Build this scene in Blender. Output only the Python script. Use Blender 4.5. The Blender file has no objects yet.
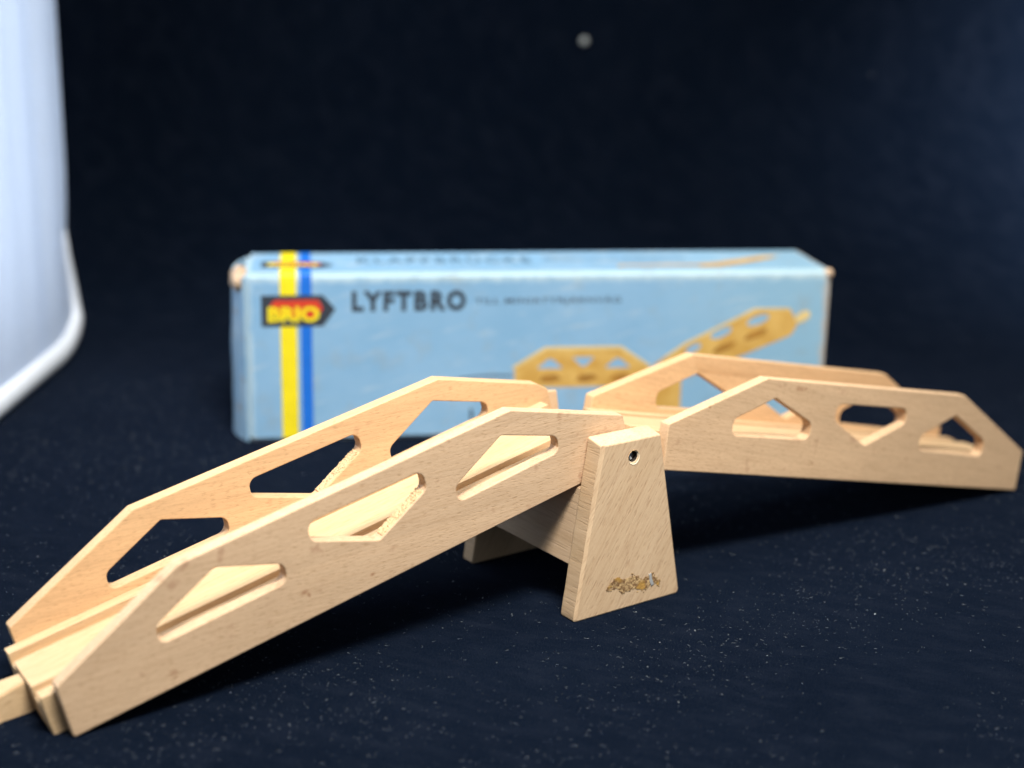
import bpy, bmesh, math, random
from mathutils import Matrix, Vector, noise
random.seed(11)
scene = bpy.context.scene
col = scene.collection
U = 0.0012            # one working unit = 1.2 mm; everything below is given in these units

# ------------------------------------------------------------------ camera
F_PX, CP, CR, CAM_H = 1483.86, math.radians(-15.509), math.radians(1.166), 177.023
cam_d = bpy.data.cameras.new("camera")
cam = bpy.data.objects.new("camera", cam_d)
col.objects.link(cam)
fw = Vector((0, math.cos(CP), math.sin(CP)))
up = Vector((0, -math.sin(CP), math.cos(CP)))
rt = Vector((1, 0, 0))
rt2 = rt * math.cos(CR) + up * math.sin(CR)
up2 = up * math.cos(CR) - rt * math.sin(CR)
m = Matrix((rt2, up2, -fw)).transposed().to_4x4()
m.translation = Vector((0, 0, CAM_H * U))
cam.matrix_world = m
cam_d.sensor_width = 36
cam_d.lens = F_PX * 36 / 1024
cam_d.clip_start = 0.01
cam_d.clip_end = 50
cam_d.dof.use_dof = True
cam_d.dof.focus_distance = 412 * U
cam_d.dof.aperture_fstop = 5.8
scene.camera = cam

# ------------------------------------------------------------------ light
world = bpy.data.worlds.new("World")
scene.world = world
world.use_nodes = True
wb = world.node_tree.nodes["Background"]
wb.inputs[0].default_value = (0.72, 0.85, 1.0, 1)
wb.inputs[1].default_value = 0.26

def area(name, loc, target, sx, sy, power, color, spread=180):
    l = bpy.data.lights.new(name, 'AREA')
    l.shape = 'RECTANGLE'
    l.size, l.size_y = sx * U, sy * U
    l.energy = power
    l.color = color
    l.spread = math.radians(spread)
    o = bpy.data.objects.new(name, l)
    o.location = Vector(loc) * U
    d = (Vector(target) - Vector(loc)).normalized()
    o.rotation_euler = d.to_track_quat('-Z', 'Y').to_euler()
    col.objects.link(o)
    return o

area("key_lamp", (50, 110, 560), (10, 430, 0), 240, 90, 4.0, (1.0, 0.965, 0.90), 110)
area("overhead_lamp", (20, 450, 620), (0, 440, 0), 420, 150, 1.7, (1.0, 0.96, 0.90), 120)
area("backdrop_fill", (470, 600, 300), (400, 830, 130), 90, 160, 4.8, (0.88, 0.93, 1.0), 75)  # unseen lamp added to lighten the right of the backdrop
area("screen_lamp", (-300, 480, 170), (-200, 480, 170), 400, 300, 1.05, (0.80, 0.88, 1.0), 95)

scene.view_settings.view_transform = 'Standard'
scene.view_settings.look = 'None'
scene.view_settings.exposure = 0.0
scene.view_settings.gamma = 1.0
scene.cycles.max_bounces = 8

# ------------------------------------------------------------------ materials
def srgb(r, g, b):
    f = lambda c: (c / 255 / 12.92) if c <= 10 else ((c / 255 + 0.055) / 1.055) ** 2.4
    return (f(r), f(g), f(b), 1)

class NT:
    def __init__(self, name):
        self.m = bpy.data.materials.new(name)
        self.m.use_nodes = True
        self.t = self.m.node_tree
        self.b = self.t.nodes["Principled BSDF"]
    def n(self, typ, **kw):
        nd = self.t.nodes.new(typ)
        for k, v in kw.items():
            setattr(nd, k, v)
        return nd
    def l(self, a, b):
        self.t.links.new(a, b)
    def noise(self, vec, scale, detail=3, rough=0.55, dist=0.0):
        nd = self.n('ShaderNodeTexNoise')
        nd.inputs['Scale'].default_value = scale
        nd.inputs['Detail'].default_value = detail
        nd.inputs['Roughness'].default_value = rough
        nd.inputs['Distortion'].default_value = dist
        self.l(vec, nd.inputs['Vector'])
        return nd.outputs['Fac']
    def ramp(self, fac, lo, hi, a=0.0, b=1.0):
        nd = self.n('ShaderNodeMapRange')
        nd.inputs['From Min'].default_value = lo
        nd.inputs['From Max'].default_value = hi
        nd.inputs['To Min'].default_value = a
        nd.inputs['To Max'].default_value = b
        self.l(fac, nd.inputs['Value'])
        return nd.outputs['Result']
    def math(self, op, a, b=None, clamp=False):
        nd = self.n('ShaderNodeMath', operation=op, use_clamp=clamp)
        for i, v in enumerate((a, b)):
            if v is None: continue
            if isinstance(v, (int, float)): nd.inputs[i].default_value = v
            else: self.l(v, nd.inputs[i])
        return nd.outputs[0]
    def mix(self, fac, a, b, blend='MIX'):
        nd = self.n('ShaderNodeMix', data_type='RGBA', blend_type=blend)
        ins = [s for s in nd.inputs if s.enabled]
        for s, v in ((nd.inputs['Factor'], fac), (nd.inputs[6], a), (nd.inputs[7], b)):
            if isinstance(v, (int, float)): s.default_value = v
            elif isinstance(v, tuple): s.default_value = v
            else: self.l(v, s)
        return nd.outputs[2]
    def bump(self, h, strength, dist):
        nd = self.n('ShaderNodeBump')
        nd.inputs['Strength'].default_value = strength
        nd.inputs['Distance'].default_value = dist
        self.l(h, nd.inputs['Height'])
        self.l(nd.outputs[0], self.b.inputs['Normal'])
    def coords(self, rot=(0, 0, 0), scale=(1, 1, 1), loc=(0, 0, 0)):
        tc = self.n('ShaderNodeTexCoord')
        a = self.n('ShaderNodeMapping')
        a.inputs['Rotation'].default_value = rot
        a.inputs['Location'].default_value = loc
        self.l(tc.outputs['Object'], a.inputs['Vector'])
        b = self.n('ShaderNodeMapping')
        b.inputs['Scale'].default_value = scale
        self.l(a.outputs[0], b.inputs['Vector'])
        return b.outputs[0]

def wood(name, base, dark, light, rot=(0, 0, 0), seed=0.0, fleck=0.55, fl=(260, 1500), bump=0.35, stains=0.0, rough=0.55, spots=()):
    """Beech: long grain along local X (after rot), short darker ray flecks, faint growth bands."""
    k = NT(name)
    L = (seed * 0.37, seed * 0.21, seed * 0.53)
    grain = k.noise(k.coords(rot, (60, 1300, 1300), L), 1.0, 4, 0.6)
    band = k.noise(k.coords(rot, (9, 130, 130), L), 1.0, 3, 0.5, 0.6)
    f1 = k.noise(k.coords(rot, (fl[0], fl[1], fl[1]), L), 1.0, 1, 0.4)
    fm = k.ramp(f1, 0.57, 0.72)
    fine = k.noise(k.coords(rot, (900, 3500, 3500), L), 1.0, 2, 0.6)
    c = k.mix(k.ramp(band, 0.3, 0.7), base, light)
    c = k.mix(k.math('MULTIPLY', k.ramp(grain, 0.45, 0.75), 0.38), c, dark)
    c = k.mix(k.math('MULTIPLY', fm, fleck), c, dark)
    c = k.mix(k.math('MULTIPLY', k.ramp(fine, 0.5, 0.8), 0.18), c, dark)
    if stains:
        s = k.noise(k.coords((0.3, 0.2, 0.1), (150, 150, 150), (seed, 1, 2)), 1.0, 2, 0.5)
        c = k.mix(k.math('MULTIPLY', k.ramp(s, 0.66, 0.74), stains), c, srgb(150, 95, 70))
        s2 = k.noise(k.coords((0.1, 0.5, 0.1), (28, 60, 60), (seed + 3, 1, 2)), 1.0, 4, 0.6)
        c = k.mix(k.math('MULTIPLY', k.ramp(s2, 0.5, 0.75), stains * 0.5), c, srgb(165, 140, 112))
    if spots:       # knots, dents and rubbed marks of this particular board: x, z, half-length, half-height, strength
        tc = k.n('ShaderNodeTexCoord')
        sep = k.n('ShaderNodeSeparateXYZ')
        k.l(tc.outputs['Object'], sep.inputs[0])
        wob = k.math('MULTIPLY', k.math('SUBTRACT', k.noise(k.coords((0, 0, 0), (700, 700, 700)), 1.0, 3, 0.6), 0.5), 2.2)
        for (sx, sz, a, b, st) in spots:
            dx = k.math('DIVIDE', k.math('SUBTRACT', sep.outputs[0], sx * U), a * U)
            dz = k.math('DIVIDE', k.math('SUBTRACT', sep.outputs[2], sz * U), b * U)
            d = k.math('ADD', k.math('SQRT', k.math('ADD', k.math('MULTIPLY', dx, dx), k.math('MULTIPLY', dz, dz))), wob)
            c = k.mix(k.math('MULTIPLY', k.ramp(d, 1.2, 0.3), st), c, (0.34, 0.15, 0.07, 1))
    k.l(c, k.b.inputs['Base Color'])
    h = k.math('ADD', k.math('MULTIPLY', grain, 0.5), k.math('SUBTRACT', k.math('MULTIPLY', fine, 0.5), k.math('MULTIPLY', fm, 0.6)))
    k.bump(h, bump, 0.00035)
    k.b.inputs['Roughness'].default_value = rough
    k.b.inputs['Specular IOR Level'].default_value = 0.35
    return k.m

B0, D0, L0 = (0.65, 0.455, 0.275, 1), (0.41, 0.24, 0.12, 1), (0.715, 0.52, 0.33, 1)
def rot_y(deg): return (0, math.radians(deg), 0)
TONE = {"a": (0.64, 0.448, 0.285), "b": (0.66, 0.43, 0.235), "c": (0.67, 0.455, 0.275), "d": (0.66, 0.425, 0.23)}
SPOTS = {"a": [(64.6, 8.0, 1.6, 0.7, 0.7), (65.6, 7.0, 0.5, 0.9, 0.7), (83.7, 4.0, 0.7, 0.6, 0.7), (27, 4.0, 1.4, 1.0, 0.45), (27.4, 2.5, 1.0, 0.5, 0.45)],
         "c": [(50.5, 28.5, 2.2, 0.9, 0.5), (53, 28.8, 0.6, 0.5, 0.7), (63.2, 10.5, 0.35, 3.2, 0.35), (63, 5.0, 0.8, 0.5, 0.5), (95.1, 11.3, 1.0, 0.4, 0.6),
               (107.3, 8.4, 0.5, 0.6, 0.6), (86.8, 4.2, 0.5, 0.4, 0.6), (14.4, 20.3, 0.7, 0.4, 0.7), (140.2, 23.8, 0.4, 0.3, 0.6), (120.2, 7.2, 0.5, 0.4, 0.4)]}
W_panel = [wood("beech_panel_%s" % n, TONE[n] + (1,), D0, tuple(x * 1.13 for x in TONE[n]) + (1,), rot_y(a), s, 0.50, (380, 2700), 0.24, st, 0.55, SPOTS.get(n, ()))
           for n, a, s, st in (("a", -10, 1.3, 0.35), ("b", -12, 4.1, 0.2), ("c", -4, 7.7, 0.28), ("d", -4, 2.9, 0.2))]
W_deck = wood("beech_deck", (0.59, 0.405, 0.225, 1), (0.41, 0.245, 0.115, 1), (0.65, 0.465, 0.275, 1), rot_y(0), 5.2, 0.35, (200, 1700), 0.25)
W_plate = wood("beech_plate", B0, (0.40, 0.225, 0.125, 1), L0, rot_y(58), 3.3, 0.34, (300, 1500), 0.2, 0.15)
W_brace = wood("beech_brace", (0.53, 0.365, 0.22, 1), (0.33, 0.20, 0.11, 1), (0.59, 0.42, 0.27, 1), (0, 0, math.radians(90)), 6.3, 0.2, (60, 1600), 0.22)  # brace tone darkened to carry its shading in the colour
W_end_shaded = wood("beech_end_grain_shaded", (0.44, 0.26, 0.135, 1), (0.26, 0.14, 0.06, 1), (0.50, 0.31, 0.165, 1), rot_y(90), 8.1, 0.5, (700, 1800), 0.4)  # burnt end grain plus shade put into the colour
W_sawn_shaded = wood("beech_sawn_edge_shaded", (0.53, 0.37, 0.22, 1), (0.32, 0.195, 0.10, 1), (0.59, 0.425, 0.27, 1), (0, 0, math.radians(90)), 2.2, 0.25, (120, 1500), 0.22)  # saw-marked grain, darkened to paint in the shade of the edges
W_raw = wood("torn_wood", (0.68, 0.46, 0.25, 1), (0.44, 0.25, 0.105, 1), (0.76, 0.54, 0.31, 1), rot_y(20), 9.1, 0.6, (900, 1600), 0.9)

def plain(name, c, rough=0.6, metal=0.0, spec=0.3, var=0.12, vs=120):
    k = NT(name)
    nz = k.noise(k.coords(), vs, 4, 0.6)
    d = tuple(x * (1 - var) for x in c[:3]) + (1,)
    e = tuple(min(1, x * (1 + var)) for x in c[:3]) + (1,)
    k.l(k.mix(k.ramp(nz, 0.3, 0.7), d, e), k.b.inputs['Base Color'])
    k.b.inputs['Roughness'].default_value = rough
    k.b.inputs['Metallic'].default_value = metal
    k.b.inputs['Specular IOR Level'].default_value = spec
    return k.m

def cloth_mat():
    k = NT("navy_velvet")
    v = k.coords()
    big = k.noise(v, 9, 4, 0.6)
    fib = k.noise(v, 2600, 2, 0.6)
    mid = k.noise(k.coords((0, 0, 0.4), (60, 160, 60)), 1.0, 4, 0.65)
    a = k.mix(k.ramp(big, 0.35, 0.7), (0.0009, 0.0028, 0.0077, 1), (0.0017, 0.0041, 0.0100, 1))
    a = k.mix(k.math('MULTIPLY', k.ramp(mid, 0.45, 0.75), 0.5), a, (0.0075, 0.0105, 0.019, 1))
    a = k.mix(k.math('MULTIPLY', k.ramp(fib, 0.5, 0.78), 0.8), a, (0.020, 0.026, 0.037, 1))
    h = k.math('ADD', fib, k.math('MULTIPLY', mid, 0.8))
    bp = k.n('ShaderNodeBump')
    bp.inputs['Strength'].default_value = 0.6
    bp.inputs['Distance'].default_value = 0.0004
    k.l(h, bp.inputs['Height'])
    df = k.n('ShaderNodeBsdfDiffuse'); df.inputs['Roughness'].default_value = 1.0
    sh = k.n('ShaderNodeBsdfSheen')
    sh.inputs['Color'].default_value = (0.020, 0.0235, 0.036, 1)
    sh.inputs['Roughness'].default_value = 0.4
    ad = k.n('ShaderNodeAddShader')
    k.l(a, df.inputs['Color'])
    for q in (df, sh): k.l(bp.outputs[0], q.inputs['Normal'])
    k.l(df.outputs[0], ad.inputs[0]); k.l(sh.outputs[0], ad.inputs[1])
    k.l(ad.outputs[0], k.t.nodes['Material Output'].inputs['Surface'])
    return k.m
CLOTH = cloth_mat()

BX_L, BX_H, BX_D = 229.3, 66.5, 42.5
def box_mat():
    k = NT("printed_blue_card")
    tc = k.n('ShaderNodeTexCoord')
    sep = k.n('ShaderNodeSeparateXYZ')
    k.l(tc.outputs['Object'], sep.inputs[0])
    X, Y, Z = sep.outputs
    v = k.coords()
    n1 = k.noise(v, 22, 4, 0.6)
    n2 = k.noise(v, 260, 3, 0.65)
    n3 = k.noise(k.coords((0, 0, 0), (12, 12, 90)), 1.0, 4, 0.6)
    blue = k.mix(k.ramp(n1, 0.3, 0.7), (0.200, 0.385, 0.575, 1), (0.26, 0.445, 0.63, 1))
    blue = k.mix(k.math('MULTIPLY', k.ramp(n3, 0.5, 0.75), 0.18), blue, (0.33, 0.50, 0.66, 1))
    # faded, slightly greener print towards the right end of the box
    blue = k.mix(k.math('MULTIPLY', k.ramp(X, 150 * U, 226 * U), 0.45), blue, (0.30, 0.50, 0.585, 1))
    jit = k.math('MULTIPLY', k.math('SUBTRACT', k.noise(v, 160, 4, 0.7), 0.5), 5.0 * U)
    def edge(dist, width):
        return k.ramp(k.math('ADD', dist, jit), width * U, width * 0.35 * U)
    clamp = lambda s: k.math('MULTIPLY', s, 1.0, True)
    dz = k.math('SUBTRACT', BX_H * U, Z)
    white = k.math('MULTIPLY', clamp(edge(dz, 4.6)), clamp(k.ramp(Y, 2.6 * U, 1.2 * U)))
    left = clamp(edge(X, 3.4))
    white = k.math('MAXIMUM', white, k.math('MULTIPLY', left, 0.7))
    c = k.mix(k.math('MULTIPLY', white, 0.85), blue, (0.60, 0.735, 0.76, 1))
    right = clamp(edge(k.math('SUBTRACT', BX_L * U, X), 3.6))
    tan = k.math('MULTIPLY', right, 0.75)
    c = k.mix(tan, c, (0.50, 0.40, 0.30, 1))
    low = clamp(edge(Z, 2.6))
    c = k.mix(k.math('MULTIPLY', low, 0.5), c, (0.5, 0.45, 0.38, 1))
    scuff = k.noise(k.coords((0, 0.25, 0), (35, 60, 260)), 1.0, 5, 0.7)
    c = k.mix(k.math('MULTIPLY', k.ramp(scuff, 0.56, 0.70), 0.45), c, (0.52, 0.60, 0.64, 1))
    grime = k.noise(k.coords((0, 0, 0), (70, 90, 60), (4, 2, 1)), 1.0, 4, 0.65)
    c = k.mix(k.math('MULTIPLY', k.ramp(grime, 0.54, 0.72), 0.38), c, (0.30, 0.33, 0.33, 1))
    k.l(c, k.b.inputs['Base Color'])
    k.b.inputs['Roughness'].default_value = 0.55
    k.b.inputs['Specular IOR Level'].default_value = 0.3
    k.bump(n1, 0.25, 0.002)
    return k.m
CARD = box_mat()
TAN = plain("bare_cardboard", (0.56, 0.40, 0.27, 1), 0.8, var=0.3, vs=500)
INK = plain("black_ink", (0.035, 0.045, 0.06, 1), 0.6)
SMALLINK = plain("grey_ink", (0.07, 0.10, 0.14, 1), 0.6)
PALEINK = plain("pale_ink", (0.10, 0.19, 0.28, 1), 0.6)
YEL = plain("yellow_ink", (0.84, 0.68, 0.015, 1), 0.55, var=0.06)
BLU = plain("blue_ink", (0.012, 0.15, 0.62, 1), 0.55, var=0.06)
RED = plain("red_ink", (0.60, 0.05, 0.022, 1), 0.55, var=0.06)
def picture_mat():
    k = NT("printed_ochre")
    n = k.noise(k.coords(), 90, 3, 0.6)
    c = k.mix(k.ramp(n, 0.35, 0.7), (0.55, 0.305, 0.06, 1), (0.70, 0.45, 0.13, 1))
    k.l(c, k.b.inputs['Base Color'])
    k.b.inputs['Roughness'].default_value = 0.6
    return k.m
OCHRE = picture_mat()
OCHRE_L = plain("printed_pale_ochre", (0.72, 0.55, 0.24, 1), 0.6)
OCHRE_D = plain("printed_brown", (0.36, 0.17, 0.03, 1), 0.6, var=0.3, vs=300)
STEEL = plain("dark_steel", (0.32, 0.31, 0.30, 1), 0.3, 1.0)
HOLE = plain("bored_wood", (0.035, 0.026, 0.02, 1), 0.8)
FRESH = plain("fresh_chipped_wood", (0.90, 0.80, 0.60, 1), 0.7)
def tent_mat():
    k = NT("white_nylon")
    n = k.noise(k.coords((0, 0, 0), (40, 40, 3)), 1.0, 3, 0.5)
    k.l(k.mix(k.ramp(n, 0.3, 0.7), (0.68, 0.75, 0.86, 1), (0.78, 0.83, 0.90, 1)), k.b.inputs['Base Color'])
    k.b.inputs['Roughness'].default_value = 0.7
    tr = k.n('ShaderNodeBsdfTranslucent')
    tr.inputs['Color'].default_value = (0.75, 0.82, 0.92, 1)
    mx = k.n('ShaderNodeMixShader')
    mx.inputs[0].default_value = 0.4
    out = k.t.nodes['Material Output']
    k.l(k.b.outputs[0], mx.inputs[1]); k.l(tr.outputs[0], mx.inputs[2]); k.l(mx.outputs[0], out.inputs['Surface'])
    return k.m
TENT = tent_mat()
HEM = plain("white_binding", (0.84, 0.89, 0.96, 1), 0.6, var=0.04)

# ------------------------------------------------------------------ helpers
def finish(name, me, mat, parent=None, angle=16):
    mats = mat if isinstance(mat, (list, tuple)) else [mat]
    for mm in mats: me.materials.append(mm)
    o = bpy.data.objects.new(name, me)
    col.objects.link(o)
    for p in me.polygons: p.use_smooth = True
    me.set_sharp_from_angle(angle=math.radians(angle))
    if parent: o.parent = parent
    return o

def from_bm(name, bm, mat, parent=None, angle=16):
    me = bpy.data.meshes.new(name)
    bm.normal_update()
    bm.to_mesh(me); bm.free()
    return finish(name, me, mat, parent, angle)

def fillet(pts, radii, seg=6, jitter=None):
    out = []
    n = len(pts)
    for i in range(n):
        p = Vector(pts[i]); a = Vector(pts[i - 1]); b = Vector(pts[(i + 1) % n])
        r = radii[i] if isinstance(radii, (list, tuple)) else radii
        if r <= 0: out.append(p); continue
        u = (a - p).normalized(); w = (b - p).normalized()
        ang = u.angle(w)
        t = min(r / math.tan(ang / 2), 0.48 * min((a - p).length, (b - p).length))
        rr = t * math.tan(ang / 2)
        c = p + (u + w).normalized() * (rr / math.sin(ang / 2))
        s = p + u * t; e = p + w * t
        a0 = math.atan2(s.y - c.y, s.x - c.x); a1 = math.atan2(e.y - c.y, e.x - c.x)
        d = (a1 - a0 + math.pi) % (2 * math.pi) - math.pi
        for j in range(seg + 1):
            th = a0 + d * j / seg
            out.append(Vector((c.x + rr * math.cos(th), c.y + rr * math.sin(th))))
    return out

def slab(loops, thick, bevel=0.35, z0=0.0):
    """Flat board cut to loops[0] with holes loops[1:], in working units -> mesh in the (x,z) plane, y from z0 to z0+thick."""
    cu = bpy.data.curves.new("c", 'CURVE')
    cu.dimensions = '2D'; cu.fill_mode = 'BOTH'
    cu.extrude = thick / 2 - bevel
    cu.bevel_depth = bevel; cu.bevel_resolution = 1; cu.offset = -bevel
    for lp in loops:
        s = cu.splines.new('POLY'); s.points.add(len(lp) - 1); s.use_cyclic_u = True
        for i, p in enumerate(lp): s.points[i].co = (p[0], p[1], 0, 1)
    o = bpy.data.objects.new("c", cu); col.objects.link(o)
    dg = bpy.context.evaluated_depsgraph_get(); dg.update()
    me = bpy.data.meshes.new_from_object(o.evaluated_get(dg))
    bpy.data.objects.remove(o); bpy.data.curves.remove(cu)
    # (x, y, z)curve -> (x, -z.., y)
    for v in me.vertices:
        x, y, z = v.co
        v.co = (x * U, (z0 + thick / 2 - z) * U, y * U)
    me.materials.clear()
    bm = bmesh.new(); bm.from_mesh(me)
    bmesh.ops.remove_doubles(bm, verts=bm.verts, dist=1e-6)
    bmesh.ops.recalc_face_normals(bm, faces=bm.faces)
    bm.to_mesh(me); bm.free()
    return me

def extrude_profile(prof, x0, x1, bevel=0.3, cut0=0.0, cut1=0.0):
    """closed (y,z) profile extruded along x; cut0/cut1 shift the end by z*cut (mitred ends)."""
    bm = bmesh.new()
    a = [bm.verts.new(((x0 + cut0 * z) * U, y * U, z * U)) for y, z in prof]
    b = [bm.verts.new(((x1 + cut1 * z) * U, y * U, z * U)) for y, z in prof]
    bm.faces.new(a); bm.faces.new(b[::-1])
    n = len(prof)
    for i in range(n):
        bm.faces.new((a[i], b[i], b[(i + 1) % n], a[(i + 1) % n]))
    bmesh.ops.recalc_face_normals(bm, faces=bm.faces)
    if bevel:
        bmesh.ops.bevel(bm, geom=list(bm.edges), offset=bevel * U, segments=2, affect='EDGES', profile=0.6)
    return bm

def tag(o, label=None, cat=None, group=None, kind=None):
    if label: o['label'] = label
    if cat: o['category'] = cat
    if group: o['group'] = group
    if kind: o['kind'] = kind
    return o

def frame(origin, yaw, pitch=0.0, roll=0.0):
    y, p, r = (math.radians(a) for a in (yaw, pitch, roll))
    M = Matrix.Rotation(y, 4, 'Z') @ Matrix.Rotation(-p, 4, 'Y') @ Matrix.Rotation(r, 4, 'X')
    M.translation = Vector(origin) * U
    return M

# ------------------------------------------------------------------ setting: one sheet of dark cloth, table and backdrop
def build_cloth():
    bm = bmesh.new()
    prof = [(y, 0.0) for y in range(-260, 661, 20)]
    R = 150
    for i in range(1, 19):
        a = math.radians(5 * i)
        prof.append((660 + R * math.sin(a), R * (1 - math.cos(a))))
    prof += [(810, 150 + z) for z in range(20, 521, 25)]
    xs = list(range(-760, 761, 20))
    rows = []
    for (y, z) in prof:
        row = []
        for x in xs:
            k = max(0.0, min(1.0, (y - 600) / 150))
            w = noise.noise(Vector((x * 0.011, y * 0.004, z * 0.006))) * 9 * k
            f = noise.noise(Vector((x * 0.012, y * 0.012, 3.1))) * 0.0
            fwd = -0.0004 * max(0, abs(x) - 260) ** 2 * k
            row.append(bm.verts.new((x * U, (y + w + fwd) * U, (z + f) * U)))
        rows.append(row)
    for i in range(len(rows) - 1):
        for j in range(len(xs) - 1):
            bm.faces.new((rows[i][j], rows[i][j + 1], rows[i + 1][j + 1], rows[i + 1][j]))
    o = from_bm("tabletop_cloth", bm, CLOTH, None, 60)
    tag(o, kind='structure')
build_cloth()

# ------------------------------------------------------------------ the toy bridge
root = bpy.data.objects.new("toy_bridge", None)
root.empty_display_size = 0.02
root.matrix_world = frame((34.4, 399.0, 0), 35.809)
col.objects.link(root)
tag(root, "beech toy train bridge with two truss sided ramps hinged on a tapered stand", "toy bridge")
bpy.context.view_layer.update()
RI = root.matrix_world.inverted()

PW, PT = 40.47, 3.95            # ramp width over the panels, panel thickness
def holes(sx, A, B, C):
    return [fillet(A, (2.3, 2.6, 1.3, 2.8, 2.6), 12), fillet(B, (2.8, 2.8, 2.6, 1.4, 2.6), 12), fillet(C, (2.3, 2.6, 1.3, 2.8, 2.6), 12)]
HL = ([(26.2, 12.7), (26.5, 17.8), (44.4, 25.6), (61.5, 18.2), (61.2, 13.0)],
      [(70.2, 25.8), (104.4, 25.6), (104.5, 20.2), (88, 12.3), (69.9, 20.8)],
      [(112.6, 12.3), (112.8, 17.0), (129.4, 25.2), (146.6, 17.6), (146.2, 12.9)])
HR = ([(25.6, 12.2), (25.2, 17.2), (41.0, 24.8), (59.0, 17.9), (58.8, 12.6)],
      [(69.0, 24.9), (102.4, 25.4), (102.8, 20.4), (85.5, 12.0), (69.0, 19.4)],
      [(112.2, 11.8), (112.2, 16.6), (128.2, 24.7), (146.6, 16.6), (146.2, 11.1)])

def panel(out, H, y0, mat, parent, rough_edge=False, label=None):
    loops = [fillet(out, 0.8, 3)] + holes(1, *H)
    me = slab(loops, PT, 0.32, y0)
    mats = [mat, W_raw, W_end_shaded]
    for f in me.polygons:       # cutter-burnt end grain with shade painted in, right-hand walls of the windows
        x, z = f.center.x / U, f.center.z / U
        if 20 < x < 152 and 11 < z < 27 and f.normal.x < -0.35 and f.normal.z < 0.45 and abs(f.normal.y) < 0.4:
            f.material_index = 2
    if rough_edge:
        # crumbly, torn saw cut along the slanting side of the middle window
        bm = bmesh.new(); bm.from_mesh(me)
        a, b = Vector(H[1][2]), Vector(H[1][3])
        d = (b - a); nrm = Vector((d.y, -d.x)).normalized()
        if nrm.y < 0: nrm = -nrm
        nu, nv = 46, 12
        g = []
        for i in range(nu + 1):
            r_ = []
            for j in range(nv + 1):
                t = 0.06 + 0.88 * i / nu
                p = a + d * t
                yy = y0 + 0.25 + (PT - 0.5) * j / nv
                h = 0.12 + 0.55 * abs(noise.noise(Vector((i * 0.55, j * 0.6, y0)))) + random.uniform(0, 0.22)
                if i in (0, nu) or j in (0, nv): h = -0.15
                p = p + (-nrm if False else nrm) * h * (1 if nrm.y > 0 else 1)
                r_.append(bm.verts.new((p.x * U, yy * U, p.y * U)))
            g.append(r_)
        for i in range(nu):
            for j in range(nv):
                f = bm.faces.new((g[i][j], g[i][j + 1], g[i + 1][j + 1], g[i + 1][j]))
                f.material_index = 1
        bm.to_mesh(me); bm.free()
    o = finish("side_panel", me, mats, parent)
    if label: o['label'] = label
    return o

gz = 10.4
def deck_profile():
    y0, y1 = PT + 0.05, PW - PT - 0.05
    return [(y0, 0.4), (y1, 0.4), (y1, gz), (y1 - 3.9, gz), (y1 - 3.9, gz - 3.0), (y1 - 8.5, gz - 3.0), (y1 - 8.5, gz),
            (y0 + 8.5, gz), (y0 + 8.5, gz - 3.0), (y0 + 3.9, gz - 3.0), (y0 + 3.9, gz + 0.9), (y0, gz + 0.9)]

def ramp(M, out_n, out_f, H, x0, x1, cut0, cut1, mats, label, peg):
    bm = extrude_profile(deck_profile(), x0, x1, 0.28, cut0, cut1)
    if not peg:      # tongue by which this ramp hangs on the hinge inside the stand
        t = bmesh.ops.create_cube(bm, size=1)['verts']
        for v in t:
            v.co = Vector(((x0 - 4.6 + v.co.x * 10.5) * U, (PW / 2 + v.co.y * 22) * U, (3.4 + v.co.z * 5) * U))
    deck = from_bm("track_deck", bm, W_deck, root)
    deck['label'] = label
    deck.matrix_local = RI @ M
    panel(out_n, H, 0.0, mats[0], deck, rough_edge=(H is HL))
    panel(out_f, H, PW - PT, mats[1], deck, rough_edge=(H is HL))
    if peg:
        nb = []
        yc, w = 20.9, 2.5
        cx, r = x0 - 11.5, 5.3
        a0 = math.asin(4.2 / r)
        nb.append((x0 + 0.2, yc - w))
        nb.append((x0 + 0.2, yc + w))
        for i in range(25):
            th = a0 + (2 * math.pi - 2 * a0) * i / 24
            nb.append((cx + r * math.cos(th), yc + r * math.sin(th)))
        bm = bmesh.new()
        top = [bm.verts.new((x * U, y * U, 9.3 * U)) for x, y in nb]
        bot = [bm.verts.new((x * U, y * U, 0.6 * U)) for x, y in nb]
        bm.faces.new(top); bm.faces.new(bot[::-1])
        for i in range(len(nb)):
            j = (i + 1) % len(nb)
            bm.faces.new((top[i], bot[i], bot[j], top[j]))
        bmesh.ops.recalc_face_normals(bm, faces=bm.faces)
        es = [e for e in bm.edges if abs(e.verts[0].co.z - e.verts[1].co.z) < 1e-7]
        bmesh.ops.bevel(bm, geom=es, offset=0.35 * U, segments=2, affect='EDGES')
        from_bm("joining_peg", bm, W_deck, deck)
    return deck

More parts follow.
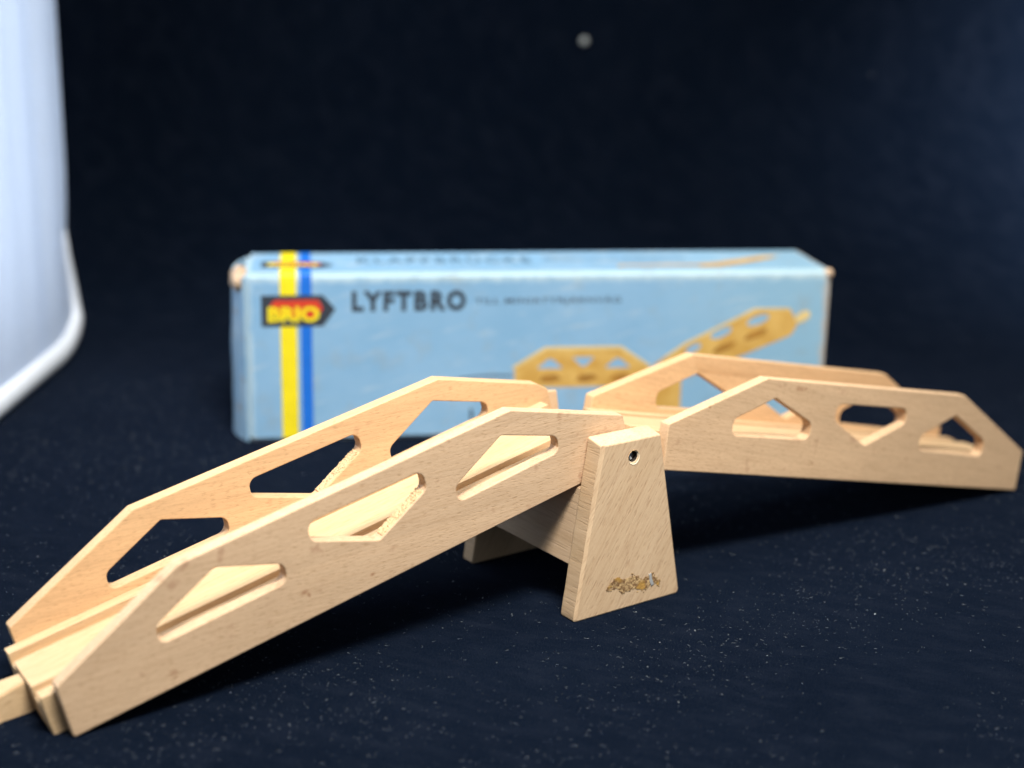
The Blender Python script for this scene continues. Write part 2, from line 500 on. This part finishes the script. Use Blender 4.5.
ML = frame((-102.264, 315.852, 0.05), 33.297, 14.509, 0.734)
MR = frame((44.064, 413.6, 36.599), 33.924, -12.056, -0.9)
ramp(ML, [(0.2, 0), (0.4, 14.5), (36.2, 30.6), (133.8, 31.0), (169.2, 14.6), (169.6, 0.4)],
     [(-0.2, 0), (-0.3, 14.9), (38.2, 31.5), (132.7, 30.9), (164.6, 16.4), (168.0, 13.2), (168.6, 0.4)],
     HL, -3.3, 162.8, 0.0, 0.19, (W_panel[0], W_panel[1]), "ramp deck sloping down to the left with a peg at its low end", True)
ramp(MR, [(1.0, 0.3), (-0.3, 14.2), (35.8, 30.7), (130.4, 31.9), (169.4, 14.1), (170.5, -0.5)],
     [(-0.2, 0.2), (-0.7, 14.2), (37.2, 30.7), (131.4, 31.5), (168.4, 14.0), (169.4, 0.2)],
     HR, -2.5, 172.5, -0.14, 0.0, (W_panel[2], W_panel[3]), "ramp deck sloping down to the right beyond the stand", False)

# stand
TP, WS, HS = 5.236, 45.0, 51.4
PROF = [(-20.1, 0.0), (19.6, 0.0), (9.4, HS), (-12.2, HS)]
def plate(y0, near):
    loops = [fillet(PROF, (0.8, 1.2, 0.6, 0.6), 3)]
    if near:
        loops.append([Vector((-0.47 + 1.62 * math.cos(a), 46.1 + 1.62 * math.sin(a))) for a in [2 * math.pi * i / 28 for i in range(28)]])
    if near:        # hand-cut left edge, not quite straight
        a, b = Vector(PROF[3]), Vector(PROF[0])
        edge_pts = [a.lerp(b, 0.05 + 0.9 * i / 16) + Vector((random.uniform(-0.07, 0.07), 0)) for i in range(17)]
        loops[0] = loops[0] + edge_pts
    th = NTP if near else TP
    if not near:
        loops = [fillet([PROF[0], PROF[1], (11.2, HS - 0.7), (PROF[3][0], HS - 0.7)], (0.8, 1.2, 0.6, 0.6), 3)]
    me = slab(loops, th, 0.4, y0)
    for v in me.vertices:
        x, y, z = (c / U for c in v.co)
        if z > HS - 1.5:            # top cut slopes down towards the outer face
            t = (y - y0) / th
            v.co.z += ((t if near else 1 - t) * 1.3 - 0.3) * U
        edge = -20.1 + 7.9 * z / HS
        if near and y < y0 + 0.2 and x < edge + 1.2:      # wide torn chamfer on the outer left edge
            v.co.x += (0.55 + 0.5 * z / HS + 0.25 * noise.noise(Vector((z * 0.35, 2.0, 0)))) * U
    for f in me.polygons:       # sawn long edges, colour also darkened to stand in for shade
        if abs(f.normal.x) > 0.9: f.material_index = 1
    o = finish("support_plate", me, [W_plate, W_sawn_shaded], root)
    return o
NTP = 6.3
near_plate = plate(-1.1, True)
near_plate['label'] = "tapered plate with a recessed screw near its top and torn label remains near its foot"
plate(TP + WS, False)

def trapezoid_brace():
    z0, z1, ins = 15.0, 37.4, -0.4
    hw = lambda z, s: s * (19.4 - (7.9 if s < 0 else 10.2) * z / HS - ins)
    bm = extrude_profile([(0, 0), (1, 0), (1, 1), (0, 1)], 0, 1, 0)
    for v in bm.verts:
        x, y, z = (c / U for c in v.co)
        zz = z0 if z < 0.5 else z1
        v.co = (hw(zz, -1 if x < 0.5 else 1) * U, (TP - 0.02 if y < 0.5 else TP + WS + 0.02) * U, zz * U)
    bmesh.ops.recalc_face_normals(bm, faces=bm.faces)
    es = [e for e in bm.edges if abs(e.verts[0].co.y - e.verts[1].co.y) > 0.01]
    bmesh.ops.bevel(bm, geom=es, offset=0.3 * U, segments=2, affect='EDGES')
    return from_bm("cross_brace", bm, W_brace, root)
trapezoid_brace()

def screw():
    cx, cz = -0.47, 46.1
    bm = bmesh.new()
    def ring(r, y, n=28):
        return [bm.verts.new(((cx + r * math.cos(2 * math.pi * i / n)) * U, y * U, (cz + r * math.sin(2 * math.pi * i / n)) * U)) for i in range(n)]
    y_ = -1.1
    # domed head sunk in the bore
    rs = [ring(1.45, 3.6), ring(1.4, 0.45), ring(1.0, 0.1), ring(0.5, -0.05)]
    for a, b in zip(rs, rs[1:]):
        for i in range(28):
            bm.faces.new((a[i], a[(i + 1) % 28], b[(i + 1) % 28], b[i]))
    bm.faces.new(rs[-1])
    bmesh.ops.recalc_face_normals(bm, faces=bm.faces)
    s = from_bm("screw", bm, STEEL, near_plate, 40)
    # pale bar low on the head, standing in for a glint
    bm = extrude_profile([(-0.25, -0.32), (0.8, -0.32), (0.8, 0.32), (-0.25, 0.32)], -0.75, 0.75, 0.04)
    bmesh.ops.rotate(bm, verts=bm.verts, cent=(0, 0, 0), matrix=Matrix.Rotation(math.radians(55), 3, 'Y'))
    bmesh.ops.translate(bm, verts=bm.verts, vec=((cx - 0.45) * U, 0, (cz - 0.35) * U))
    from_bm("screw_glint", bm, plain("glint_steel", (0.75, 0.75, 0.74, 1), 0.5, 0.3), s)
    # darkened wall of the bore
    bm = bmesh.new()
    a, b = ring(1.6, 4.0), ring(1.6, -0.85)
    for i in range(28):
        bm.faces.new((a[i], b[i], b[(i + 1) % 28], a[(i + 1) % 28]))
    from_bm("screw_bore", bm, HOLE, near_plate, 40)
    # pale chipped rim round the bore
    bm = bmesh.new()
    n = 40
    a, b = [], []
    for i in range(n):
        th = 2 * math.pi * i / n
        low = max(0.0, -math.sin(th - 0.5))
        r1 = 1.72 + 0.14 + low * 0.5 + random.uniform(0, 0.12)
        a.append(bm.verts.new(((cx + 1.6 * math.cos(th)) * U, -0.8 * U, (cz + 1.6 * math.sin(th)) * U)))
        b.append(bm.verts.new(((cx + r1 * math.cos(th)) * U, -1.22 * U, (cz + r1 * math.sin(th)) * U)))
    for i in range(n):
        bm.faces.new((a[i], b[i], b[(i + 1) % n], a[(i + 1) % n]))
    from_bm("chipped_rim", bm, FRESH, near_plate)
screw()

def residue():
    k = NT("label_residue")
    v = k.coords((0, 0, 0), (900, 900, 900))
    n = k.noise(v, 1.0, 3, 0.7)
    n2 = k.noise(k.coords((0, 0, 0), (170, 170, 170), (0.3, 0, 0)), 1.0, 1, 0.5)
    c = k.mix(k.ramp(n, 0.42, 0.62), (0.20, 0.105, 0.045, 1), (0.66, 0.45, 0.22, 1))
    c = k.mix(k.ramp(n2, 0.56, 0.64), c, (0.50, 0.28, 0.07, 1))
    k.l(c, k.b.inputs['Base Color'])
    k.b.inputs['Roughness'].default_value = 0.6
    bm = bmesh.new()
    x0, x1 = -8.2, 11.4
    nx, nz_ = 64, 26
    G = {}
    for i in range(nx + 1):
        for j in range(nz_ + 1):
            x = x0 - 0.6 + (x1 - x0 + 1.2) * i / nx
            zc = 8.6 - 0.16 * (x - x0) + 0.5 * math.sin(x * 0.9)
            z = zc + (j / nz_ - 0.5) * 6.4
            e = abs((x - 1.6) / 10.2) ** 3 + abs((z - zc) / 2.5) ** 2.2
            e += 0.75 * noise.noise(Vector((x * 0.55, z * 0.8, 2.2))) + 0.5 * noise.noise(Vector((x * 1.7, z * 2.1, 7.2)))
            if e < 0.85:
                G[i, j] = bm.verts.new((x * U, (-1.13 - max(0, 0.08 + 0.12 * noise.noise(Vector((x * 2.1, z * 2.5, 0))))) * U, z * U))
    for i in range(nx):
        for j in range(nz_):
            q = [G.get(p) for p in ((i, j), (i + 1, j), (i + 1, j + 1), (i, j + 1))]
            if None not in q: bm.faces.new(q)
    for i in range(260):
        x = random.uniform(x0, x1)
        zc = 8.6 - 0.215 * (x - x0) * 0.75 + 0.9 * math.sin(x * 0.9)
        hgt = 3.4 * (1 - abs((x - 1.6) / 10.6) ** 3)
        z = zc + random.gauss(0, 0.30) * hgt
        s = random.uniform(0.18, 0.6)
        ang = random.uniform(0, 6.28)
        tilt = random.uniform(0.0, 0.15)
        vs = []
        nn = random.choice((4, 5, 6))
        for q in range(nn):
            th = ang + 2 * math.pi * q / nn
            r = s * random.uniform(0.5, 1.3)
            vs.append(bm.verts.new(((x + r * math.cos(th)) * U, (-1.14 - random.uniform(0, 0.12) - tilt * max(0, math.cos(th)) * 0.5) * U, (z + 0.7 * r * math.sin(th)) * U)))
        c = bm.verts.new((x * U, -1.24 * U, z * U))
        for q in range(nn):
            bm.faces.new((vs[q], vs[(q + 1) % nn], c))
    # a scrap of grey paper still glued on
    pts = [(7.3, 8.6), (8.1, 8.9), (8.5, 7.0), (9.3, 5.3), (8.4, 4.9), (7.7, 6.3)]
    f = [bm.verts.new((x * U, -1.36 * U, z * U)) for x, z in pts]
    g = [bm.verts.new((x * U, -1.0 * U, z * U)) for x, z in pts]
    fc = bm.faces.new(f); fc.material_index = 1
    for i in range(6):
        q = bm.faces.new((f[i], g[i], g[(i + 1) % 6], f[(i + 1) % 6])); q.material_index = 1
    bmesh.ops.recalc_face_normals(bm, faces=bm.faces)
    o = from_bm("label_residue", bm, [k.m, plain("grey_paper", (0.42, 0.43, 0.43, 1), 0.5)], near_plate)
    o['label'] = "torn brown label remains with a grey scrap"
residue()

# ------------------------------------------------------------------ the box
box_bm = extrude_profile([(0, 0.2), (BX_D, 0.2), (BX_D, BX_H), (0, BX_H)], 0, BX_L, 0)
bmesh.ops.subdivide_edges(box_bm, edges=box_bm.edges, cuts=24, use_grid_fill=True)
for v in box_bm.verts:      # slightly slack old cardboard
    x, y, z = (c / U for c in v.co)
    e = math.sin(math.pi * min(max(x / BX_L, 0), 1)) * math.sin(math.pi * min(max(z / BX_H, 0), 1))
    if y < 0.01: v.co.y += (0.5 * e) * U
    if z > BX_H - 0.01:
        v.co.z += (-0.8 * math.sin(math.pi * x / BX_L) * math.sin(math.pi * y / BX_D) + 0.25 * noise.noise(Vector((x * 0.04, y * 0.05, 0)))) * U * math.sin(math.pi * y / BX_D)
es = [e for e in box_bm.edges if e.calc_face_angle(0) > 1.0]
bmesh.ops.bevel(box_bm, geom=es, offset=1.6 * U, segments=4, affect='EDGES')
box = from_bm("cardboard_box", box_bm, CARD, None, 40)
box.matrix_world = frame((-101.235, 545.071, 0), 8.191)
tag(box, "light blue printed cardboard box with yellow and blue stripes behind the bridge", "box")

def front_y(x, z):
    return 0.5 * math.sin(math.pi * min(max(x / BX_L, 0), 1)) * math.sin(math.pi * min(max(z / BX_H, 0), 1))
LAYER = 0.10
def decal(name, loops, mat, layer=1, top=False, parent=box, sub=3.0):
    """printed patch, a sheet just proud of the card, following its slack"""
    me = slab([[Vector(p) for p in lp] for lp in loops], 0.02, 0.0)
    bm = bmesh.new(); bm.from_mesh(me)
    for _ in range(3):
        long = [e for e in bm.edges if e.calc_length() > sub * 3 * U]
        if not long: break
        bmesh.ops.subdivide_edges(bm, edges=long, cuts=2)
    bmesh.ops.triangulate(bm, faces=bm.faces)
    bm.to_mesh(me); bm.free()
    for v in me.vertices:
        x, y, z = (c / U for c in v.co)
        if top:
            v.co = (x * U, z * U, (BX_H + top_z(x, z) + 0.06 + LAYER * layer + (0.01 - y)) * U)
        else:
            v.co = (x * U, (front_y(x, z) - LAYER * layer + y) * U, z * U)
    return finish(name, me, mat, parent)
def top_z(x, y):
    s = math.sin(math.pi * min(max(y / BX_D, 0), 1))
    return (-0.8 * math.sin(math.pi * x / BX_L) * s + 0.25 * noise.noise(Vector((x * 0.04, y * 0.05, 0)))) * s

def rect(x0, z0, x1, z1, n=6):
    pts = []
    for i in range(n): pts.append((x0, z0 + (z1 - z0) * i / n))
    pts.append((x0, z1)); pts.append((x1, z1))
    for i in range(1, n): pts.append((x1, z1 + (z0 - z1) * i / n))
    pts.append((x1, z0))
    return pts

def lettering(name, text, x0, x1, z0, z1, mat, layer, top=False, bold=0.0, space=1.0, parent=box):
    cu = bpy.data.curves.new("t", 'FONT')
    cu.body = text; cu.size = 10; cu.offset = bold; cu.space_character = space
    cu.resolution_u = 3
    o = bpy.data.objects.new("t", cu); col.objects.link(o)
    dg = bpy.context.evaluated_depsgraph_get(); dg.update()
    me = bpy.data.meshes.new_from_object(o.evaluated_get(dg))
    bpy.data.objects.remove(o); bpy.data.curves.remove(cu)
    xs = [v.co.x for v in me.vertices]; ys = [v.co.y for v in me.vertices]
    ax, bx, ay, by = min(xs), max(xs), min(ys), max(ys)
    for v in me.vertices:
        x = x0 + (v.co.x - ax) / (bx - ax) * (x1 - x0)
        z = z0 + (v.co.y - ay) / (by - ay) * (z1 - z0)
        if top: v.co = (x * U, z * U, (BX_H + top_z(x, z) + 0.06 + LAYER * layer) * U)
        else: v.co = (x * U, (front_y(x, z) - LAYER * layer) * U, z * U)
    me.materials.clear()
    return finish(name, me, mat, parent)

# stripes run down the front and over the top
for x0, x1, mt, lb in ((13.2, 19.4, YEL, "yellow stripe"), (20.9, 25.1, BLU, "blue stripe")):
    bm = bmesh.new()
    r = 1.6
    path = [(0, 1.7 + (BX_H - r - 1.7) * i / 24) for i in range(25)]
    path += [(r - r * math.cos(q), BX_H - r + r * math.sin(q)) for q in [math.radians(90 * i / 6) for i in range(1, 6)]]
    path += [(r + (BX_D - 2 * r) * i / 12, BX_H) for i in range(13)]
    prev = None
    for y, z in path:
        row = []
        for x in [x0 + (x1 - x0) * i / 3 for i in range(4)]:
            yy, zz = y, z
            if y == 0: yy = front_y(x, z) - LAYER
            elif z == BX_H: zz = z + top_z(x, y) + 0.06 + LAYER
            else:
                d = Vector((y - r, z - (BX_H - r))).normalized() * LAYER
                yy, zz = y + d.x, z + d.y
            row.append(bm.verts.new((x * U, yy * U, zz * U)))
        if prev:
            for i in range(3): bm.faces.new((prev[i], prev[i + 1], row[i + 1], row[i]))
        prev = row
    s = from_bm("printed_stripe", bm, mt, box, 60); s['label'] = lb + " down the front and over the top edge"

def badge(z0, h, top):
    z1 = z0 + h
    P = lambda x, t: (x, z0 + t * h)
    b = decal("printed_badge", [[P(6.2, 0), P(29.3, 0), P(34.0, 0.54), P(29.3, 1), P(6.2, 1)]], INK, 2, top)
    red = fillet([P(9.6, 0.32), P(26.6, 0.27), P(29.4, 0.56), P(27.6, 0.85), P(11.2, 0.85), P(9.4, 0.66)], 1.0, 4)
    decal("badge_field", [red], RED, 3, top, b)
    lettering("badge_lettering", "BRIO", 8.6, 28.0, z0 + 0.14 * h, z0 + 0.64 * h, YEL, 4, top, 0.45, 1.02, b)
    b['label'] = "dark arrow badge reading BRIO in yellow on red" + (", on the top" if top else ", on the front")
badge(46.0, 12.0, False)
badge(11.0, 10.5, True)
lettering("title_lettering", "LYFTBRO", 40.2, 83.8, 51.3, 59.4, INK, 1, False, 0.5, 1.25)['label'] = "dark capitals reading LYFTBRO"
lettering("subtitle_lettering", "TILL MINIATYRJÄRNVÄG", 87.3, 144.5, 53.2, 56.6, SMALLINK, 1, False, 0.1, 1.1)['label'] = "small dark capitals after the title"
lettering("title_lettering", "KLAPPBRÜCKE", 43.2, 112.5, 21.0, 34.0, PALEINK, 1, True, 0.2, 1.3)['label'] = "dark capitals on the top of the box"
lettering("subtitle_lettering", "ZU MINIATUR-EISENBAHN", 118, 176, 25.5, 30.0, PALEINK, 1, True, 0.0, 1.1)['label'] = "small pale capitals on the top of the box"

# printed pictures of the bridge
def picture(org, ang, L, H, holes_up=True):
    c, s = math.cos(ang), math.sin(ang)
    T = lambda x, z: (org[0] + x * c - z * s, org[1] + x * s + z * c)
    lp = lambda pts: [T(x * L, z * H) for x, z in pts]
    b = decal("printed_bridge_picture", [lp([(0, 0), (0, 0.5), (0.23, 1.0), (0.77, 1.0), (1, 0.5), (1, 0)])] +
              [[T(p.x * L, p.y * H) for p in fillet(q, 0.02, 3)] for q in
               ([(0.16, 0.5), (0.26, 0.80), (0.36, 0.5)], [(0.42, 0.80), (0.59, 0.80), (0.505, 0.5)], [(0.66, 0.5), (0.76, 0.80), (0.86, 0.5)])], OCHRE, 1)
    decal("picture_highlight", [lp([(0.0, 0.5), (0.23, 1.0), (0.77, 1.0), (1, 0.5), (1.0, 0.56), (0.78, 1.08), (0.22, 1.08), (-0.02, 0.56)])], OCHRE_L, 2, False, b)
    for a0 in (0.18, 0.45, 0.7):
        decal("picture_shading", [lp([(a0, 0.16), (a0 + 0.03, 0.32), (a0 + 0.13, 0.34), (a0 + 0.17, 0.22), (a0 + 0.08, 0.12)])], OCHRE_D, 2, False, b)
    return b
p = picture((103.2, 20.0), 0.0, 54.0, 15.2); p['label'] = "ochre picture of a level bridge ramp"
decal("picture_stand", [[(150.5, 20.2), (156, 24.6), (170.3, 24.8), (170.3, 6), (159, 6), (156.5, 15)]], OCHRE, 2, False, p)
ell = lambda cx, cz, rx, rz, an: [(cx + rx * math.cos(t) * math.cos(an) - rz * math.sin(t) * math.sin(an), cz + rx * math.cos(t) * math.sin(an) + rz * math.sin(t) * math.cos(an)) for t in [2 * math.pi * i / 16 for i in range(16)]]
p = decal("printed_bridge_picture", [[(156, 26), (163, 31.7), (171, 37.3), (198.6, 51), (213, 51), (216.6, 44), (214, 39.8), (193.7, 31.4), (178, 25), (165, 21)],
          ell(174.5, 35.0, 3.4, 1.5, 0.45), ell(185.5, 41.2, 4.6, 1.8, 0.42), ell(200.2, 46.2, 4.7, 1.8, 0.35)], OCHRE, 1)
p['label'] = "ochre picture of a raised bridge ramp"
decal("picture_highlight", [[(163, 31.7), (171, 37.3), (198.6, 51), (213, 51), (213.4, 50.2), (199, 50), (171.5, 36.2), (164, 31.2)]], OCHRE_L, 2, False, p)
for q in (ell(199.5, 40.3, 5.0, 1.3, 0.4), ell(187.0, 35.2, 5.0, 1.3, 0.42), ell(176, 30.0, 4.4, 1.2, 0.42)):
    decal("picture_shading", [q], OCHRE_D, 2, False, p)
decal("picture_peg", [[(215.8, 44.6), (218.6, 45.2), (221.6, 47.4), (221.0, 49.8), (218.0, 49.6), (215.2, 47.4)]], OCHRE_L, 2, False, p)
# thin printed line curling away from the level ramp, and its end tick
def stroke(pts, w):
    a, b = [], []
    for i, q in enumerate(pts):
        q = Vector(q)
        d = (Vector(pts[min(i + 1, len(pts) - 1)]) - Vector(pts[max(i - 1, 0)])).normalized()
        n = Vector((-d.y, d.x)) * w / 2
        a.append(q + n); b.append(q - n)
    return [a + b[::-1]]
decal("printed_line", stroke([(66 + i * 2.6, 21.0 + 4.2 * math.sin(i / 14 * math.pi * 0.62)) for i in range(15)], 0.7), SMALLINK, 1)
decal("printed_line", stroke([(86.2, 12.0), (86.5, 9.5), (86.3, 7.0)], 1.0), INK, 1)
# a small picture of the raised bridge on the top
b = decal("printed_bridge_picture", [[(146, 6.0), (146, 10.5), (178, 9.2), (183, 6.5), (190, 10.0), (212, 24.0), (216, 29.0), (209, 29.0), (188, 17.5), (178, 13.2), (147, 14.2), (144.5, 10)]], OCHRE, 1, True)
b['label'] = "small ochre bridge picture on the top of the box"
decal("picture_shading", [[(177, 6.0), (178, 12.5), (184, 14.5), (188, 11.5), (186, 6.5)]], OCHRE, 2, True, b)

# bulging end flap with its torn corner
def flap():
    bm = bmesh.new()
    ny, nz = 14, 16
    g = []
    for s_ in (0, 1):
        G = []
        for i in range(ny + 1):
            t = i / ny
            y = 0.4 + (BX_D - 0.8) * t
            r_ = []
            for j in range(nz + 1):
                w = j / nz
                bul = (5.2 + 1.3 * (1 - w) + 0.6 * noise.noise(Vector((t * 3, w * 4, 0)))) * math.sin(math.pi * t) ** 0.8
                x = -0.25 - bul + s_ * 0.9
                z = 0.5 + (BX_H - 2.2 - 2.6 * math.sin(math.pi * t) * 0.3) * w
                r_.append(bm.verts.new((x * U, y * U, z * U)))
            G.append(r_)
        g.append(G)
    for s_ in (0, 1):
        for i in range(ny):
            for j in range(nz):
                bm.faces.new((g[s_][i][j], g[s_][i + 1][j], g[s_][i + 1][j + 1], g[s_][i][j + 1]))
    for i in range(ny):
        for j in (0, nz):
            bm.faces.new((g[0][i][j], g[0][i + 1][j], g[1][i + 1][j], g[1][i][j]))
    for j in range(nz):
        for i in (0, ny):
            bm.faces.new((g[0][i][j], g[0][i][j + 1], g[1][i][j + 1], g[1][i][j]))
    bmesh.ops.recalc_face_normals(bm, faces=bm.faces)
    f = from_bm("end_flap", bm, FLAP, box, 50)
    bm = bmesh.new()
    bmesh.ops.create_icosphere(bm, subdivisions=3, radius=1.0)
    for v in bm.verts:
        n = noise.noise(v.co * 2.3) * 0.25 + 1
        v.co = Vector(((-2.0 + v.co.x * 3.6 * n) * U, (10.5 + v.co.y * 10.0 * n) * U, (62.6 + v.co.z * 4.6 * n) * U))
    t = from_bm("torn_corner", bm, TAN, box, 60)
    bm = bmesh.new()
    bmesh.ops.create_icosphere(bm, subdivisions=3, radius=1.0)
    for v in bm.verts:
        n = noise.noise(v.co * 2.3 + Vector((5, 5, 5))) * 0.3 + 1
        v.co = Vector(((BX_L - 0.9 + v.co.x * 1.6 * n) * U, (1.6 + v.co.y * 2.2 * n) * U, (BX_H - 1.9 + v.co.z * 1.9 * n) * U))
    from_bm("torn_corner", bm, TAN, box, 60)
def flap_mat():
    k = NT("worn_blue_card")
    n = k.noise(k.coords((0, 0, 0), (90, 90, 40)), 1.0, 4, 0.65)
    c = k.mix(k.ramp(n, 0.35, 0.7), (0.20, 0.37, 0.53, 1), (0.42, 0.55, 0.62, 1))
    s = k.noise(k.coords((0, 0, 0), (120, 120, 70), (3, 1, 0)), 1.0, 2, 0.6)
    c = k.mix(k.ramp(s, 0.64, 0.70), c, (0.40, 0.29, 0.20, 1))
    k.l(c, k.b.inputs['Base Color'])
    k.b.inputs['Roughness'].default_value = 0.6
    return k.m
FLAP = flap_mat()
flap()

# ------------------------------------------------------------------ white tent wall at the left
def tent():
    bm = bmesh.new()
    # plan of the fabric from the near end (small y) to the curled far edge
    def plan(t, z):
        y = 250 + t * 438
        x = -207 - 16 * max(0, (500 - y) / 250) ** 1.5
        sl = min(1.0, z / 60.0)
        x += sl * (0.9 * math.sin(y * 0.085) + 0.5 * math.sin(y * 0.19 + 1.0))
        if t > 0.9:
            k = (t - 0.9) / 0.1
            x += -2.6 * k * k - 1.6 * k * math.exp(-((z - 50) / 22.0) ** 2)
        return x, y
    ny, nz = 110, 40
    g = []
    for j in range(nz + 1):
        z = 3 + 330 * j / nz
        g.append([bm.verts.new((plan(i / ny, z)[0] * U, plan(i / ny, z)[1] * U, z * U)) for i in range(ny + 1)])
    for j in range(nz):
        for i in range(ny):
            bm.faces.new((g[j][i], g[j][i + 1], g[j + 1][i + 1], g[j + 1][i]))
    bmesh.ops.solidify(bm, geom=bm.faces[:], thickness=1.2 * U)
    o = from_bm("fabric_screen", bm, TENT, None, 60)
    tag(o, "white fabric side screen with a thick white hem standing at the left edge", "screen")
    # thick rolled hem along the foot, turning up the far edge
    path = []
    for i in range(40):
        t = i / 39 * 0.985
        x, y = plan(t, 0); q = max(0, (t - 0.9) / 0.085); path.append((x + 0.5 + 0.8 * q, y - 2.0 * q, 5.2 + 4.5 * q ** 2.5, 5.2 - 0.4 * q))
    x, y = plan(1.0, 4)
    path += [(x + 1.0, y - 0.4, 12.0, 4.4), (x + 1.2, y + 1.2, 15.5, 3.8), (x + 0.9, y + 2.2, 19, 3.0), (x + 0.4, y + 1.6, 27, 2.6), (x - 0.1, y + 0.2, 36, 2.3), (x - 0.3, y - 3, 46, 2.0), (x - 0.3, y - 4, 54, 1.4), (x - 0.3, y - 4, 58, 0.4)]
    bm = bmesh.new()
    rings = []
    for i, (x, y, z, r) in enumerate(path):
        a = Vector(path[max(i - 1, 0)][:3]); b = Vector(path[min(i + 1, len(path) - 1)][:3])
        d = (b - a).normalized()
        u = d.cross(Vector((1, 0, 0.01))).normalized(); w = d.cross(u)
        rings.append([bm.verts.new((Vector((x, y, z)) + (u * math.cos(q) + w * math.sin(q) * 0.75) * r) * U) for q in [2 * math.pi * k / 14 for k in range(14)]])
    for a, b in zip(rings, rings[1:]):
        for k in range(14):
            bm.faces.new((a[k], a[(k + 1) % 14], b[(k + 1) % 14], b[k]))
    bm.faces.new(rings[0]); bm.faces.new(rings[-1][::-1])
    bmesh.ops.recalc_face_normals(bm, faces=bm.faces)
    from_bm("hem", bm, HEM, o, 60)
tent()

# ------------------------------------------------------------------ lint on the cloth
def lint():
    k = NT("lint")
    n = k.noise(k.coords(), 900, 1)
    k.l(k.mix(k.ramp(n, 0.40, 0.78), (0.035, 0.05, 0.075, 1), (0.75, 0.80, 0.82, 1)), k.b.inputs['Base Color'])
    k.b.inputs['Roughness'].default_value = 0.8
    bm = bmesh.new()
    def blob(p, s, nrm=Vector((0, 0, 1))):
        vs = []
        for q in range(5):
            d = Vector((random.gauss(0, 1), random.gauss(0, 1), random.gauss(0, 1))).normalized() * s * random.uniform(0.5, 1.2)
            vs.append(bm.verts.new((p + d + nrm * s * 0.5) * U))
        for a in ((0, 1, 2), (0, 2, 3), (0, 3, 4), (1, 2, 4), (2, 3, 4), (0, 1, 4)):
            bm.faces.new([vs[i] for i in a])
    def fibre(p, L, r):
        a = random.uniform(0, 6.28); bend = random.uniform(-0.9, 0.9)
        pts = []
        q = p.copy()
        for i in range(5):
            pts.append(q.copy())
            q = q + Vector((math.cos(a), math.sin(a), random.uniform(-0.1, 0.15))) * L / 4
            a += bend
        prev = None
        for q in pts:
            ring = [bm.verts.new((q + Vector((0, r * math.cos(t), r * math.sin(t) + r))) * U) for t in (0, 2.1, 4.2)]
            if prev:
                for i in range(3):
                    bm.faces.new((prev[i], prev[(i + 1) % 3], ring[(i + 1) % 3], ring[i]))
            prev = ring
    cnt = 0
    while cnt < 30000:
        y = random.uniform(255, 640)
        hw = y * 0.42
        x = random.uniform(-hw, hw)
        d = noise.noise(Vector((x * 0.016, y * 0.02, 1.7))) * 0.5 + 0.5
        if random.random() > d ** 2 * 1.8: continue
        cnt += 1
        p = Vector((x, y, 0.0))
        if random.random() < 0.18: fibre(p, random.uniform(0.4, 1.5), random.uniform(0.02, 0.035))
        else: blob(p, min(0.4, 0.032 * math.exp(random.gauss(0, 0.75)) + 0.02))
    # larger flecks of fluff, and a few on the upright backdrop
    for i in range(45):
        y = random.uniform(265, 520)
        blob(Vector((random.uniform(-y * .38, y * .38), y, 0)), random.uniform(0.2, 0.42))
    return k, bm, blob
k, bm, blob = lint()
for (x, z, s) in ((34.6, 142.5, 2.2), (190, 127.5, 0.62), (78, 122, 0.5), (118, 100, 0.5)):
    y = 809 + noise.noise(Vector((x * 0.011, 810 * 0.004, z * 0.006))) * 9
    ball = bmesh.ops.create_icosphere(bm, subdivisions=2, radius=1.0)['verts']
    for v in ball:
        v.co = (Vector((x, y - s * 0.5, z)) + v.co * s * (1 + 0.25 * noise.noise(v.co * 3.1 + Vector((x, 0, 0))))) * U
    for f in {f for v in ball for f in v.link_faces}: f.material_index = 1
o = from_bm("cloth_lint", bm, [k.m, plain("white_fluff", (0.33, 0.345, 0.33, 1), 0.9)], None, 180)
tag(o, "pale specks of lint and fibres scattered over the dark cloth", "lint", kind="stuff")
